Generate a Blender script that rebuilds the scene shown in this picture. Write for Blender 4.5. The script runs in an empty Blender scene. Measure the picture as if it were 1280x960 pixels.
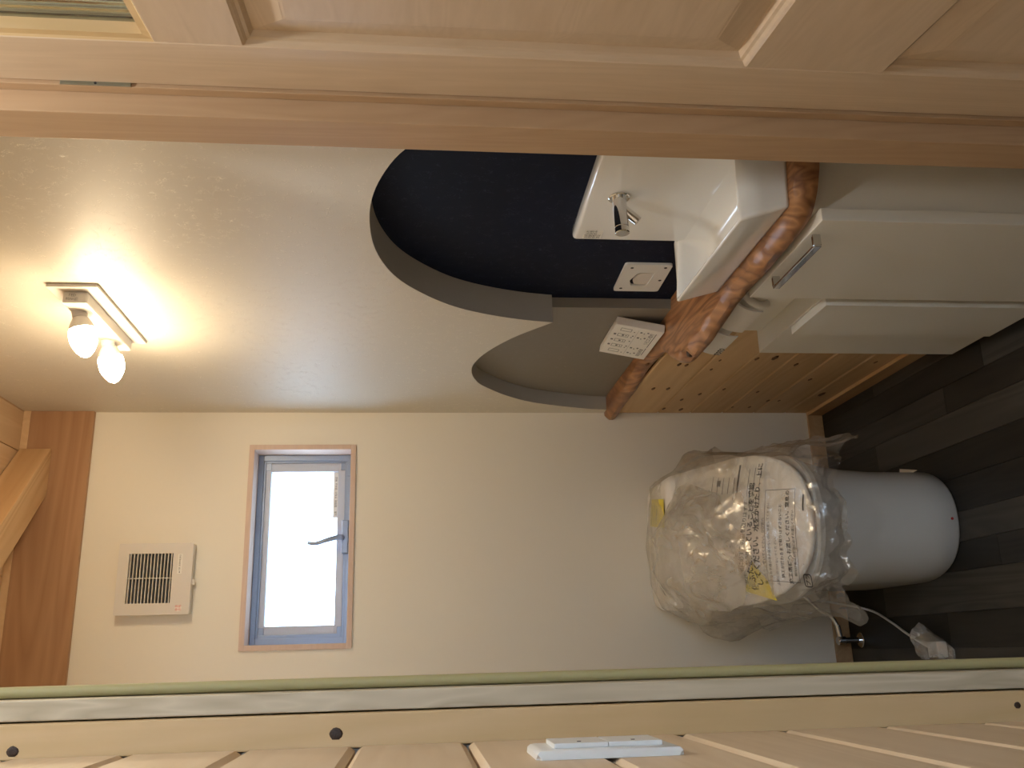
import bpy, bmesh, math, random
from mathutils import Vector, Matrix, noise
from math import sin, cos, tan, radians, pi, sqrt, hypot, exp
random.seed(7)
S = bpy.context.scene
COL = S.collection

# ------------------------------------------------------------------ camera
H0 = 1.32
YAW, PITCH, ROLL, FPX = radians(16.5685), radians(6.0854), radians(0.2554), 1129.5
fwd = Vector((sin(YAW)*cos(PITCH), cos(YAW)*cos(PITCH), -sin(PITCH)))
rt = fwd.cross(Vector((0, 0, 1))).normalized(); up = rt.cross(fwd)
rt, up = rt*cos(ROLL)+up*sin(ROLL), up*cos(ROLL)-rt*sin(ROLL)
cx, cy, cz = -up, rt, -fwd            # the photograph is turned a quarter turn: its left edge is the room's top
cam_data = bpy.data.cameras.new('camera')
cam_data.sensor_fit = 'HORIZONTAL'; cam_data.sensor_width = 36
cam_data.lens = FPX/1280*36; cam_data.clip_start = .02
cam = bpy.data.objects.new('camera', cam_data); COL.objects.link(cam)
cam.matrix_world = Matrix(((cx.x, cy.x, cz.x, 0), (cx.y, cy.y, cz.y, 0), (cx.z, cy.z, cz.z, H0), (0, 0, 0, 1)))
S.camera = cam

# ------------------------------------------------------------------ world, lights, exposure
W = bpy.data.worlds.new('sky'); S.world = W; W.use_nodes = True
bg = W.node_tree.nodes['Background']
bg.inputs[0].default_value = (.58, .76, 1, 1); bg.inputs[1].default_value = 10.5
def area(name, loc, size, power, color, rot):
    l = bpy.data.lights.new(name, 'AREA'); l.energy = power; l.size = size; l.color = color
    o = bpy.data.objects.new(name, l); o.location = loc; o.rotation_euler = rot; COL.objects.link(o); return o
hall_light = area('hall_ceiling_light', (.45, .65, 2.41), .07, 8.5, (.97, .97, .95), (0, 0, 0))
BULB_POWER = 138
S.view_settings.view_transform = 'Standard'; S.view_settings.look = 'None'
S.view_settings.exposure = 0; S.view_settings.gamma = 1; S.view_settings.use_curve_mapping = False
S.cycles.max_bounces = 10; S.cycles.diffuse_bounces = 5; S.cycles.transparent_max_bounces = 16
S.cycles.sample_clamp_indirect = 6

# ------------------------------------------------------------------ materials
MATS = {}
def nt(name):
    m = bpy.data.materials.new(name); m.use_nodes = True; MATS[name] = m
    t = m.node_tree; b = t.nodes['Principled BSDF']; return m, t, b
def N(t, kind, **k):
    n = t.nodes.new(kind)
    for a, v in k.items():
        if a.startswith('i_'):
            key = a[2:]; key = int(key) if key.isdigit() else key.replace('_', ' ')
            n.inputs[key].default_value = v
        else: setattr(n, a, v)
    return n
def ramp(t, stops):
    r = t.nodes.new('ShaderNodeValToRGB'); e = r.color_ramp.elements
    e[0].position, e[0].color = stops[0][0], (*stops[0][1], 1); e[1].position, e[1].color = stops[-1][0], (*stops[-1][1], 1)
    for p, c in stops[1:-1]:
        x = e.new(p); x.color = (*c, 1)
    return r
def coords(t, scale=(1, 1, 1), rot=(0, 0, 0), rnd=0.0):
    tc = N(t, 'ShaderNodeTexCoord'); mp = N(t, 'ShaderNodeMapping')
    mp.inputs['Scale'].default_value = scale; mp.inputs['Rotation'].default_value = rot
    L = t.links.new
    if rnd:
        oi = N(t, 'ShaderNodeObjectInfo'); mu = N(t, 'ShaderNodeMath', operation='MULTIPLY'); mu.inputs[1].default_value = rnd
        L(oi.outputs['Random'], mu.inputs[0])
        ad = N(t, 'ShaderNodeVectorMath', operation='ADD'); L(tc.outputs['Object'], ad.inputs[0]); L(mu.outputs[0], ad.inputs[1])
        L(ad.outputs[0], mp.inputs[0])
    else: L(tc.outputs['Object'], mp.inputs[0])
    return mp
def plain(name, col, rough=.5, metal=0, spec=.5, bump=0, bscale=200, coat=0):
    m, t, b = nt(name)
    b.inputs['Base Color'].default_value = (*col, 1); b.inputs['Roughness'].default_value = rough
    b.inputs['Metallic'].default_value = metal; b.inputs['Specular IOR Level'].default_value = spec
    b.inputs['Coat Weight'].default_value = coat; b.inputs['Coat Roughness'].default_value = .05
    mp = coords(t); n = N(t, 'ShaderNodeTexNoise', i_Scale=bscale, i_Detail=4.0); t.links.new(mp.outputs[0], n.inputs['Vector'])
    if bump:
        bp = N(t, 'ShaderNodeBump', i_Strength=bump, i_Distance=.002); t.links.new(n.outputs['Fac'], bp.inputs['Height'])
        t.links.new(bp.outputs[0], b.inputs['Normal'])
    mix = N(t, 'ShaderNodeMix', data_type='RGBA'); mix.inputs[0].default_value = .04
    mix.inputs[6].default_value = (*col, 1); t.links.new(n.outputs['Color'], mix.inputs[7]); t.links.new(mix.outputs[2], b.inputs['Base Color'])
    return m
def wood(name, c1, c2, axis='z', fine=60, coarse=9, stretch=14, rough=.55, rnd=3.0, dist=1.5, vary=.12, knots=0, kcol=(.05, .02, .01), bump=.15, spec=.35, ringy=.5, rf=9.0):
    m, t, b = nt(name); L = t.links.new
    sc = [1, 1, 1]; sc['xyz'.index(axis)] = 1/stretch
    mp = coords(t, tuple(sc), rnd=rnd)
    n1 = N(t, 'ShaderNodeTexNoise', i_Scale=float(fine), i_Detail=6.0, i_Roughness=.6, i_Distortion=.3); L(mp.outputs[0], n1.inputs['Vector'])
    n2 = N(t, 'ShaderNodeTexNoise', i_Scale=float(coarse), i_Detail=2.0, i_Distortion=dist); L(mp.outputs[0], n2.inputs['Vector'])
    mul = N(t, 'ShaderNodeMath', operation='MULTIPLY'); mul.inputs[1].default_value = rf; L(n2.outputs['Fac'], mul.inputs[0])
    fr = N(t, 'ShaderNodeMath', operation='PINGPONG'); fr.inputs[1].default_value = .5; L(mul.outputs[0], fr.inputs[0])
    fr2 = N(t, 'ShaderNodeMath', operation='MULTIPLY'); fr2.inputs[1].default_value = 2*ringy; L(fr.outputs[0], fr2.inputs[0])
    ad = N(t, 'ShaderNodeMath', operation='ADD'); L(fr2.outputs[0], ad.inputs[0])
    m3 = N(t, 'ShaderNodeMath', operation='MULTIPLY'); m3.inputs[1].default_value = 1-ringy; L(n1.outputs['Fac'], m3.inputs[0]); L(m3.outputs[0], ad.inputs[1])
    r = ramp(t, [(.1, c1), (.9, c2)]); L(ad.outputs[0], r.inputs[0])
    hs = N(t, 'ShaderNodeHueSaturation'); L(r.outputs[0], hs.inputs['Color'])
    oi = N(t, 'ShaderNodeObjectInfo'); mr = N(t, 'ShaderNodeMapRange'); L(oi.outputs['Random'], mr.inputs[0])
    mr.inputs[3].default_value = 1-vary; mr.inputs[4].default_value = 1+vary; L(mr.outputs[0], hs.inputs['Value'])
    out = hs.outputs[0]
    if knots:
        ks = [7, 7, 7]; ks['xyz'.index(axis)] = 4.5
        mk = coords(t, tuple(ks), rnd=rnd)
        v = N(t, 'ShaderNodeTexVoronoi', feature='F1', i_Scale=1.0); L(mk.outputs[0], v.inputs['Vector'])
        rk = ramp(t, [(knots*.55, (0, 0, 0)), (knots, (1, 1, 1))]); L(v.outputs['Distance'], rk.inputs[0])
        mx = N(t, 'ShaderNodeMix', data_type='RGBA'); L(rk.outputs[0], mx.inputs[0]); mx.inputs[6].default_value = (*kcol, 1); L(out, mx.inputs[7]); out = mx.outputs[2]
    L(out, b.inputs['Base Color'])
    b.inputs['Roughness'].default_value = rough; b.inputs['Specular IOR Level'].default_value = spec
    if bump:
        bp = N(t, 'ShaderNodeBump', i_Strength=bump, i_Distance=.001); L(n1.outputs['Fac'], bp.inputs['Height']); L(bp.outputs[0], b.inputs['Normal'])
    return m
def wallpaper(name, col, fib=.35, fcol=1.12, spec=.4, scale=1.0, rough=.6):
    m, t, b = nt(name); L = t.links.new
    mp = coords(t)
    n = N(t, 'ShaderNodeTexNoise', i_Scale=46.0*scale, i_Detail=2.0, i_Distortion=2.2); L(mp.outputs[0], n.inputs['Vector'])
    n.normalize = True
    d = N(t, 'ShaderNodeMath', operation='SUBTRACT'); d.inputs[1].default_value = .5; L(n.outputs['Fac'], d.inputs[0])
    a = N(t, 'ShaderNodeMath', operation='ABSOLUTE'); L(d.outputs[0], a.inputs[0])
    r = ramp(t, [(0, (1, 1, 1)), (.016, (0, 0, 0))]); L(a.outputs[0], r.inputs[0])
    k = N(t, 'ShaderNodeTexNoise', i_Scale=48.0*scale, i_Detail=1.0); L(mp.outputs[0], k.inputs['Vector'])
    rk = ramp(t, [(.5, (0, 0, 0)), (.62, (1, 1, 1))]); L(k.outputs['Fac'], rk.inputs[0])
    mu = N(t, 'ShaderNodeMath', operation='MULTIPLY'); L(r.outputs[0], mu.inputs[0]); L(rk.outputs[0], mu.inputs[1])
    fine = N(t, 'ShaderNodeTexNoise', i_Scale=260.0, i_Detail=3.0); L(mp.outputs[0], fine.inputs['Vector'])
    fm = N(t, 'ShaderNodeMath', operation='MULTIPLY'); fm.inputs[1].default_value = .25; L(fine.outputs['Fac'], fm.inputs[0])
    hh = N(t, 'ShaderNodeMath', operation='ADD'); L(mu.outputs[0], hh.inputs[0]); L(fm.outputs[0], hh.inputs[1])
    bp = N(t, 'ShaderNodeBump', i_Strength=fib, i_Distance=.0012); L(hh.outputs[0], bp.inputs['Height']); L(bp.outputs[0], b.inputs['Normal'])
    mx = N(t, 'ShaderNodeMix', data_type='RGBA'); L(mu.outputs[0], mx.inputs[0])
    mx.inputs[6].default_value = (*col, 1); mx.inputs[7].default_value = (*[min(1, c*fcol) for c in col], 1)
    L(mx.outputs[2], b.inputs['Base Color'])
    rr = N(t, 'ShaderNodeMapRange'); L(mu.outputs[0], rr.inputs[0]); rr.inputs[3].default_value = rough; rr.inputs[4].default_value = .3; L(rr.outputs[0], b.inputs['Roughness'])
    b.inputs['Specular IOR Level'].default_value = spec
    return m
M_WALL = wallpaper('cream fibre wallpaper', (.66, .615, .525), fib=.6, fcol=1.35, spec=.55, rough=.55)
M_BACK = wallpaper('cream linen wallpaper', (.84, .795, .69), fib=.1, fcol=1.02, spec=.2)
M_NAVY = wallpaper('navy fibre wallpaper', (.004, .008, .025), fib=.15, fcol=2.2, spec=.12)
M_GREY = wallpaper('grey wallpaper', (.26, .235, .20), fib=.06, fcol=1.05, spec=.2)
M_GREY_LIT = wallpaper('grey wallpaper lit edge', (.42, .40, .36), fib=.06, fcol=1.05, spec=.2)  # same grey paper, lightened to paint in the light on the recess edges
M_PINE = wood('knotty pine', (.56, .36, .18), (.69, .49, .28), axis='y', knots=0, fine=40, coarse=5, ringy=.35, vary=.07)
M_HALLPINE = wood('pale hall pine', (.66, .48, .29), (.78, .61, .41), axis='y', fine=50, coarse=6, ringy=.35, rough=.4, vary=.05)
M_PINEV = wood('pale pine post', (.55, .38, .18), (.66, .47, .26), axis='z', fine=40, coarse=6, ringy=.3, rough=.45, vary=.03)
M_OAK = wood('grained oak jamb', (.44, .365, .245), (.64, .55, .40), axis='z', fine=60, coarse=12, stretch=9, ringy=.55, rough=.5, vary=.03, dist=2.5)
M_CEDAR = wood('cedar trim', (.42, .27, .15), (.51, .34, .20), axis='z', fine=70, coarse=12, ringy=.3, rough=.5, vary=.03)
M_BEAM = wood('brown timber beam', (.36, .19, .10), (.50, .30, .17), axis='x', fine=50, coarse=5, ringy=.4, vary=.04)
M_BRACE = wood('light timber brace', (.52, .31, .15), (.70, .48, .27), axis='x', fine=50, coarse=5, ringy=.45, vary=.04)
M_CEIL = wood('timber ceiling board', (.60, .40, .23), (.70, .50, .31), axis='y', fine=40, coarse=6, ringy=.35, vary=.05)
M_CASE = wood('pale window casing', (.62, .46, .38), (.72, .57, .48), axis='x', fine=60, coarse=9, ringy=.25, vary=.03)
M_DOORV = wood('door hemlock upright', (.57, .43, .29), (.68, .53, .38), axis='z', fine=90, coarse=10, ringy=.25, rough=.42, vary=.03)
M_DOORH = wood('door hemlock crosswise', (.57, .43, .29), (.68, .53, .38), axis='y', fine=90, coarse=10, ringy=.25, rough=.42, vary=.03)
M_BASE = wood('pine skirting', (.44, .27, .13), (.56, .37, .2), axis='y', fine=50, coarse=6, ringy=.3, vary=.05)
M_SLAB = wood('oiled live edge slab', (.13, .045, .018), (.52, .26, .11), axis='y', fine=26, coarse=5.5, stretch=3.2, ringy=.5, rf=6, rough=.33, rnd=0, dist=3.2, vary=0, spec=.6, bump=.35)
M_PLANK = wood('dark vinyl plank', (.0065, .006, .0052), (.022, .0195, .016), axis='y', fine=45, coarse=8, ringy=.45, rough=.42, vary=.4, spec=.4)
M_PLANK2 = wood('greyer vinyl plank', (.019, .0172, .0145), (.048, .043, .036), axis='y', fine=45, coarse=8, ringy=.5, rough=.42, vary=.25, spec=.4)
M_WHITE = plain('white porcelain', (.82, .82, .80), rough=.09, spec=.6, coat=.5)
M_TOILET = plain('white glazed toilet', (.66, .65, .62), rough=.18, spec=.5)
M_LID = plain('white plastic lid', (.86, .84, .80), rough=.3)
M_CAB = plain('white cabinet laminate', (.74, .70, .61), rough=.4, spec=.3)
M_PLAST = plain('white plastic', (.72, .68, .62), rough=.35)
M_SWITCH = plain('white switch plastic', (.78, .78, .75), rough=.28)
M_CHROME = plain('chrome', (.72, .72, .72), rough=.07, metal=1)
M_ALU = plain('aluminium sash', (.26, .32, .44), rough=.35, metal=.35)
M_ALUW = plain('white sash frame', (.52, .57, .68), rough=.4)
M_BLACK = plain('black print', (.012, .012, .012), rough=.6)
M_GREYINK = plain('grey print', (.12, .12, .12), rough=.6)
M_DARK = plain('dark cavity', (.012, .014, .02), rough=.7)
M_KNOT = wood('dark knot', (.02, .012, .008), (.075, .045, .03), axis='x', fine=200, coarse=80, stretch=1, vary=0)
M_KNOT2 = wood('red brown knot', (.10, .045, .02), (.20, .10, .05), axis='x', fine=200, coarse=80, stretch=1, vary=.2)
M_YELLOW = plain('yellow tag', (.85, .72, .06), rough=.5)
M_PAPER = plain('white paper', (.86, .84, .78), rough=.7)
M_PINK = plain('pink seal', (.75, .22, .16), rough=.6)
M_RED = plain('red dot', (.45, .02, .02), rough=.5)
M_CARD = plain('beige card', (.55, .45, .32), rough=.8)
M_SEAL = plain('olive door stop', (.40, .345, .15), rough=.6, bump=.1)
M_HWALL = plain('hall plaster', (.70, .66, .60), rough=.8)
M_CORD = plain('white cord', (.6, .6, .58), rough=.4)
M_GROUND = plain('pale ground', (.35, .35, .33), rough=.9)
M_STEEL = plain('brushed steel hinge', (.32, .34, .28), rough=.35, metal=.9)

def bulb_mat():
    m = bpy.data.materials.new('lit bulb'); m.use_nodes = True; t = m.node_tree; t.nodes.clear()
    e = N(t, 'ShaderNodeEmission', i_Strength=float(BULB_POWER)); e.inputs[0].default_value = (1, .79, .52, 1)
    o = N(t, 'ShaderNodeOutputMaterial'); t.links.new(e.outputs[0], o.inputs[0]); return m
M_BULB = bulb_mat()
def glass_mat(name, rough, reed=False, tint=(1, 1, 1)):
    m, t, b = nt(name)
    b.inputs['Base Color'].default_value = (*tint, 1); b.inputs['Roughness'].default_value = rough
    b.inputs['Transmission Weight'].default_value = 1; b.inputs['IOR'].default_value = 1.45
    return m
def thin_glass():
    m = bpy.data.materials.new('window glass'); m.use_nodes = True; t = m.node_tree; t.nodes.clear()
    tr = N(t, 'ShaderNodeBsdfTransparent'); tr.inputs[0].default_value = (.93, .96, .97, 1)
    gl = N(t, 'ShaderNodeBsdfGlossy', i_Roughness=.03); mx = N(t, 'ShaderNodeMixShader'); mx.inputs[0].default_value = .06
    o = N(t, 'ShaderNodeOutputMaterial'); L = t.links.new; L(tr.outputs[0], mx.inputs[1]); L(gl.outputs[0], mx.inputs[2]); L(mx.outputs[0], o.inputs[0]); return m
M_GLASS = thin_glass()
M_REED = glass_mat('reeded glass', .05, tint=(.62, .58, .38))
def film(name, w0, w1, gloss):
    m = bpy.data.materials.new(name); m.use_nodes = True; t = m.node_tree; t.nodes.clear(); L = t.links.new
    mp = coords(t)
    wn = N(t, 'ShaderNodeTexNoise', i_Scale=9.0, i_Detail=2.0); L(mp.outputs[0], wn.inputs['Vector'])
    av = N(t, 'ShaderNodeVectorMath', operation='MULTIPLY_ADD'); L(wn.outputs['Color'], av.inputs[0]); av.inputs[1].default_value = (.12, .12, .12); L(mp.outputs[0], av.inputs[2])
    v = N(t, 'ShaderNodeTexVoronoi', feature='F1', i_Scale=13.0); L(av.outputs[0], v.inputs['Vector'])
    n = N(t, 'ShaderNodeTexNoise', i_Scale=38.0, i_Detail=5.0, i_Distortion=1.5); L(mp.outputs[0], n.inputs['Vector'])
    ad = N(t, 'ShaderNodeMath', operation='MULTIPLY_ADD'); L(n.outputs['Fac'], ad.inputs[0]); ad.inputs[1].default_value = .12; L(v.outputs['Distance'], ad.inputs[2])
    bp = N(t, 'ShaderNodeBump', i_Strength=.7, i_Distance=.014); L(ad.outputs[0], bp.inputs['Height'])
    tr = N(t, 'ShaderNodeBsdfTransparent'); tr.inputs[0].default_value = (.97, .96, .94, 1)
    df = N(t, 'ShaderNodeBsdfDiffuse'); df.inputs[0].default_value = (.88, .86, .82, 1); L(bp.outputs[0], df.inputs['Normal'])
    tl = N(t, 'ShaderNodeBsdfTranslucent'); tl.inputs[0].default_value = (.88, .86, .82, 1)
    md = N(t, 'ShaderNodeMixShader'); md.inputs[0].default_value = .45; L(df.outputs[0], md.inputs[1]); L(tl.outputs[0], md.inputs[2])
    gl = N(t, 'ShaderNodeBsdfGlossy', i_Roughness=.15); L(bp.outputs[0], gl.inputs['Normal'])
    fold = N(t, 'ShaderNodeTexNoise', i_Scale=9.0, i_Detail=3.0, i_Distortion=1.5); L(mp.outputs[0], fold.inputs['Vector'])
    fr_ = ramp(t, [(.40, (w0, w0, w0)), (.62, (w1, w1, w1))]); L(fold.outputs['Fac'], fr_.inputs[0])
    a = N(t, 'ShaderNodeMixShader'); L(fr_.outputs[0], a.inputs[0]); L(tr.outputs[0], a.inputs[1]); L(md.outputs[0], a.inputs[2])
    fr = N(t, 'ShaderNodeLayerWeight', i_Blend=.3); L(bp.outputs[0], fr.inputs['Normal'])
    mr = N(t, 'ShaderNodeMapRange'); L(fr.outputs['Facing'], mr.inputs[0]); mr.inputs[3].default_value = gloss; mr.inputs[4].default_value = gloss+.33
    b = N(t, 'ShaderNodeMixShader'); L(mr.outputs[0], b.inputs[0]); L(a.outputs[0], b.inputs[1]); L(gl.outputs[0], b.inputs[2])
    o = N(t, 'ShaderNodeOutputMaterial'); L(b.outputs[0], o.inputs[0]); return m
M_FILM = film('clear crinkled film', .06, .32, .12)
M_FILM2 = film('milky film', .16, .42, .13)

# ------------------------------------------------------------------ mesh helpers (all coordinates are room coordinates)
def link(name, bm, mat, parent=None, smooth=False, auto=None, loc=None):
    """bm in room coordinates; the object's origin goes to loc (or the parent's)"""
    bmesh.ops.recalc_face_normals(bm, faces=bm.faces)
    me = bpy.data.meshes.new(name)
    if parent is not None:
        p = parent; off = Vector((0, 0, 0))
        while p: off += p.location; p = p.parent
    elif loc is not None: off = Vector(loc)
    else: off = Vector((0, 0, 0))
    for v in bm.verts: v.co -= off
    bm.to_mesh(me); bm.free(); me.materials.append(mat)
    o = bpy.data.objects.new(name, me); COL.objects.link(o)
    if parent is not None: o.parent = parent
    else: o.location = off
    if smooth or auto:
        for f in me.polygons: f.use_smooth = True
        if auto:
            me.set_sharp_from_angle(angle=radians(auto))
    return o
def thing(name, label, cat, loc, group=None):
    o = bpy.data.objects.new(name, None); COL.objects.link(o); o.location = loc; o.empty_display_size = .05
    o['label'] = label; o['category'] = cat
    if group: o['group'] = group
    return o
def tag(o, label, cat, group=None):
    o['label'] = label; o['category'] = cat
    if group: o['group'] = group
    return o
def struct(o): o['kind'] = 'structure'; return o
def sempty(name, loc):
    o = bpy.data.objects.new(name, None); COL.objects.link(o); o.location = loc; o['kind'] = 'structure'; return o
def B(x0, x1, y0, y1, z0, z1, bev=0, seg=2, bm=None):
    own = bm is None
    b2 = bmesh.new()
    vs = [b2.verts.new((x, y, z)) for x in (x0, x1) for y in (y0, y1) for z in (z0, z1)]
    for f in ((0, 1, 3, 2), (4, 6, 7, 5), (0, 4, 5, 1), (2, 3, 7, 6), (0, 2, 6, 4), (1, 5, 7, 3)): b2.faces.new([vs[i] for i in f])
    bmesh.ops.recalc_face_normals(b2, faces=b2.faces)
    if bev: bmesh.ops.bevel(b2, geom=list(b2.edges), offset=bev, segments=seg, affect='EDGES', profile=.6)
    if own: return b2
    merge(bm, b2); return bm
def merge(bm, b2):
    m = {}
    for v in b2.verts: m[v] = bm.verts.new(v.co)
    for f in b2.faces:
        try: bm.faces.new([m[v] for v in f.verts])
        except ValueError: pass
    b2.free()
def prism(pts, axis, a0, a1, bev=0, bm=None):
    """pts: polygon in the other two axes (in xyz order)"""
    b2 = bmesh.new(); ai = 'xyz'.index(axis)
    def mk(p, a): c = list(p); c.insert(ai, a); return b2.verts.new(c)
    lo = [mk(p, a0) for p in pts]; hi = [mk(p, a1) for p in pts]
    b2.faces.new(lo); b2.faces.new(hi[::-1])
    for i in range(len(pts)):
        j = (i+1) % len(pts); b2.faces.new((lo[i], hi[i], hi[j], lo[j]))
    bmesh.ops.recalc_face_normals(b2, faces=b2.faces)
    if bev: bmesh.ops.bevel(b2, geom=list(b2.edges), offset=bev, segments=2, affect='EDGES', profile=.6)
    if bm is None: return b2
    merge(bm, b2); return bm
def loft(rings, closed=True, cap0=True, cap1=True, bm=None):
    b2 = bmesh.new(); R = [[b2.verts.new(p) for p in r] for r in rings]
    n = len(R[0])
    for a, b in zip(R, R[1:]):
        for i in range(n if closed else n-1):
            j = (i+1) % n; b2.faces.new((a[i], a[j], b[j], b[i]))
    if cap0: b2.faces.new(R[0][::-1])
    if cap1: b2.faces.new(R[-1])
    if bm is None: return b2
    merge(bm, b2); return bm
def tube(path, r, n=12, bm=None, caps=True):
    path = [Vector(p) for p in path]; rings = []
    rr = r if isinstance(r, (list, tuple)) else [r]*len(path)
    ref = None
    for i, p in enumerate(path):
        d = (path[min(i+1, len(path)-1)]-path[max(i-1, 0)])
        if d.length < 1e-9: d = path[-1]-path[0]
        d.normalize()
        if ref is None: ref = d.orthogonal().normalized()
        u = (ref-d*ref.dot(d)); u = u.normalized() if u.length > 1e-6 else d.orthogonal().normalized()
        ref = u; w = d.cross(u)
        rings.append([p+(u*cos(2*pi*k/n)+w*sin(2*pi*k/n))*rr[i] for k in range(n)])
    return loft(rings, True, caps, caps, bm)
def bez(p, n=24):
    """Catmull-Rom through points"""
    P = [Vector(q) for q in p]; out = []
    for i in range(len(P)-1):
        a, b, c, d = P[max(i-1, 0)], P[i], P[i+1], P[min(i+2, len(P)-1)]
        for k in range(n):
            t = k/n; out.append(.5*((2*b)+(c-a)*t+(2*a-5*b+4*c-d)*t*t+(3*b-a-3*c+d)*t**3))
    out.append(P[-1]); return out
def cyl(c, axis, r, h0, h1, n=24, bm=None, bev=0):
    a = Vector(axis).normalized(); c = Vector(c)
    if bev: return tube([c+a*h0, c+a*(h0), c+a*(h0+bev), c+a*(h1-bev), c+a*h1], [r-bev, r-bev, r, r, r-bev], n, bm)
    return tube([c+a*h0, c+a*h1], r, n, bm)
def text(name, s, size, o, xd, yd, mat, parent, off=0, align='LEFT', warp=None, bold=0):
    cu = bpy.data.curves.new(name, 'FONT'); cu.body = s; cu.size = size; cu.align_x = align; cu.resolution_u = 2; cu.offset = bold
    t = bpy.data.objects.new(name, cu); COL.objects.link(t)
    dg = bpy.context.evaluated_depsgraph_get(); me = bpy.data.meshes.new_from_object(t.evaluated_get(dg))
    bpy.data.objects.remove(t); bpy.data.curves.remove(cu)
    bm = bmesh.new(); bm.from_mesh(me); bpy.data.meshes.remove(me)
    o = Vector(o); xd = Vector(xd).normalized(); yd = Vector(yd).normalized(); nn = xd.cross(yd)
    for v in bm.verts:
        p = o+xd*v.co.x+yd*v.co.y+nn*off
        if warp: p = warp(p)
        v.co = p
    me2 = link(name, bm, mat, parent); me2['kind'] = 'stuff' if False else 'thing'
    del me2['kind']
    return me2

# ------------------------------------------------------------------ room dimensions
XR, YB, ZB, ZC, XL, YF = .722, 2.746, 2.2755, 2.475, -.12, 1.045

# floor: the base sheet and its plank strips
fl = sempty('floor', (0, 0, 0))
link('underlay', B(-.3, 1.5, -1.4, 2.9, -.06, -.006), M_DARK, fl)
xs = [-.30, -.2, -.11, -.02, .064, .159, .228, .298, .38, .46, .54, .609, .679, .76, .86, .95, 1.05, 1.15, 1.25, 1.35, 1.45]
joints = {9: [2.43], 10: [2.06, 1.5], 11: [1.887, 1.3], 7: [2.2, 1.1], 12: [1.887, 2.4, 1.0], 5: [1.95], 4: [1.7, 2.5], 8: [1.75], 3: [2.2], 6: [2.6, 1.5]}
greyer = {(11, 0), (9, 1), (4, 1), (6, 1), (12, 1), (2, 1)}
for i in range(len(xs)-1):
    js = sorted([-1.35]+joints.get(i, [random.uniform(1.4, 2.4)])+[-.2+random.uniform(-.2, .2)]+[2.80]); first = True
    for k in range(len(js)-1):
        y0, y1 = js[k], js[k+1]
        if y1-y0 < .05: continue
        g = random.random() < .3
        if i == 11: g = (abs(y1-1.887) < .01)
        if i == 9: g = y1 < 2.5 and y1 > 2.3
        if i == 10: g = (abs(y1-2.8) < .01)
        if i == 7: g = False
        if i in (4, 5): g = y1 > 2.0 and y1 < 2.6
        link('floor_plank', B(xs[i]+.0005, xs[i+1]-.0005, y0+.0005, y1-.0005, -.006, 0), M_PLANK2 if g else M_PLANK, fl)

# right wall: thick front skin with the two scalloped recesses, a grey layer, a navy layer behind
arc1 = [(1.06, .722), (1.055, .95), (1.06, 1.10), (1.085, 1.19), (1.13, 1.268), (1.198, 1.335), (1.282, 1.374), (1.376, 1.396), (1.482, 1.401), (1.576, 1.392), (1.669, 1.365), (1.745, 1.322), (1.824, 1.253), (1.874, 1.179), (1.911, 1.088), (1.929, 1.007)]
arc2 = [(1.929, 1.007), (2.013, 1.072), (2.08, 1.112), (2.146, 1.142), (2.205, 1.161), (2.27, 1.172), (2.337, 1.168), (2.39, 1.155), (2.44, 1.134), (2.526, 1.072), (2.58, 1.02), (2.62, .968), (2.655, .895), (2.68, .83), (2.698, .77), (2.705, .722)]
def smooth2(pts, n=5): return [(v.x, v.y) for v in bez([(p[0], p[1], 0) for p in pts], n)]
cut = smooth2(arc1)+smooth2(arc2)[1:]
wr = sempty('wall_right', (XR, 1.9, 0))
def skin():
    bm = bmesh.new()
    top = ZC+.06
    ys = [YF-.06]+[c[0] for c in cut]+[YB+.06]
    # strips above the cut, front, back and soffit
    fr = []; bk = []
    for (y, z) in cut:
        fr.append((bm.verts.new((XR, y, z)), bm.verts.new((XR, y, top)))); bk.append((bm.verts.new((.79, y, z)), bm.verts.new((.79, y, top))))
    for i in range(len(cut)-1):
        if abs(cut[i][0]-cut[i+1][0]) > 1e-6:
            bm.faces.new((fr[i][0], fr[i+1][0], fr[i+1][1], fr[i][1])); bm.faces.new((bk[i][0], bk[i][1], bk[i+1][1], bk[i+1][0]))
    return bm, fr, bk, top
# the arc leans back under itself near the door; build from a plain polygon so that it stays simple
poly = [(YF-.06, .722)]+cut+[(YB+.06, .722), (YB+.06, ZC+.06), (YF-.06, ZC+.06)]
def plate(poly, x0, x1, skipcut=False):
    bm = bmesh.new()
    for x in (x0, x1):
        vs = [bm.verts.new((x, y, z)) for y, z in poly]
        es = [bm.edges.new((vs[i], vs[(i+1) % len(vs)])) for i in range(len(vs))]
        bmesh.ops.triangle_fill(bm, edges=es, use_beauty=True)
    return bm
link('wall_face', plate(poly, XR, .7899), M_WALL, wr)
def edge_strip(c, x0, x1):
    return loft([[(x0, y, z) for y, z in c], [(x1, y, z) for y, z in c]], closed=False, cap0=False, cap1=False)
link('recess_edge', edge_strip(cut, XR+.0002, .7905), M_GREY_LIT, wr, auto=40)
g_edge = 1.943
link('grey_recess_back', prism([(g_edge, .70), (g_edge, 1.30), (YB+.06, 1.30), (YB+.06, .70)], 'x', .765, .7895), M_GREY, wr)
link('navy_recess_back', prism([(1.0, .60), (1.0, 1.45), (YB, 1.45), (YB, .60)], 'x', .79, .80), M_NAVY, wr)
link('wall_core', prism([(YF-.06, -.02), (YF-.06, ZC+.06), (YB+.1, ZC+.06), (YB+.1, -.02)], 'x', .8005, .86), M_HWALL, wr)
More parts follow.
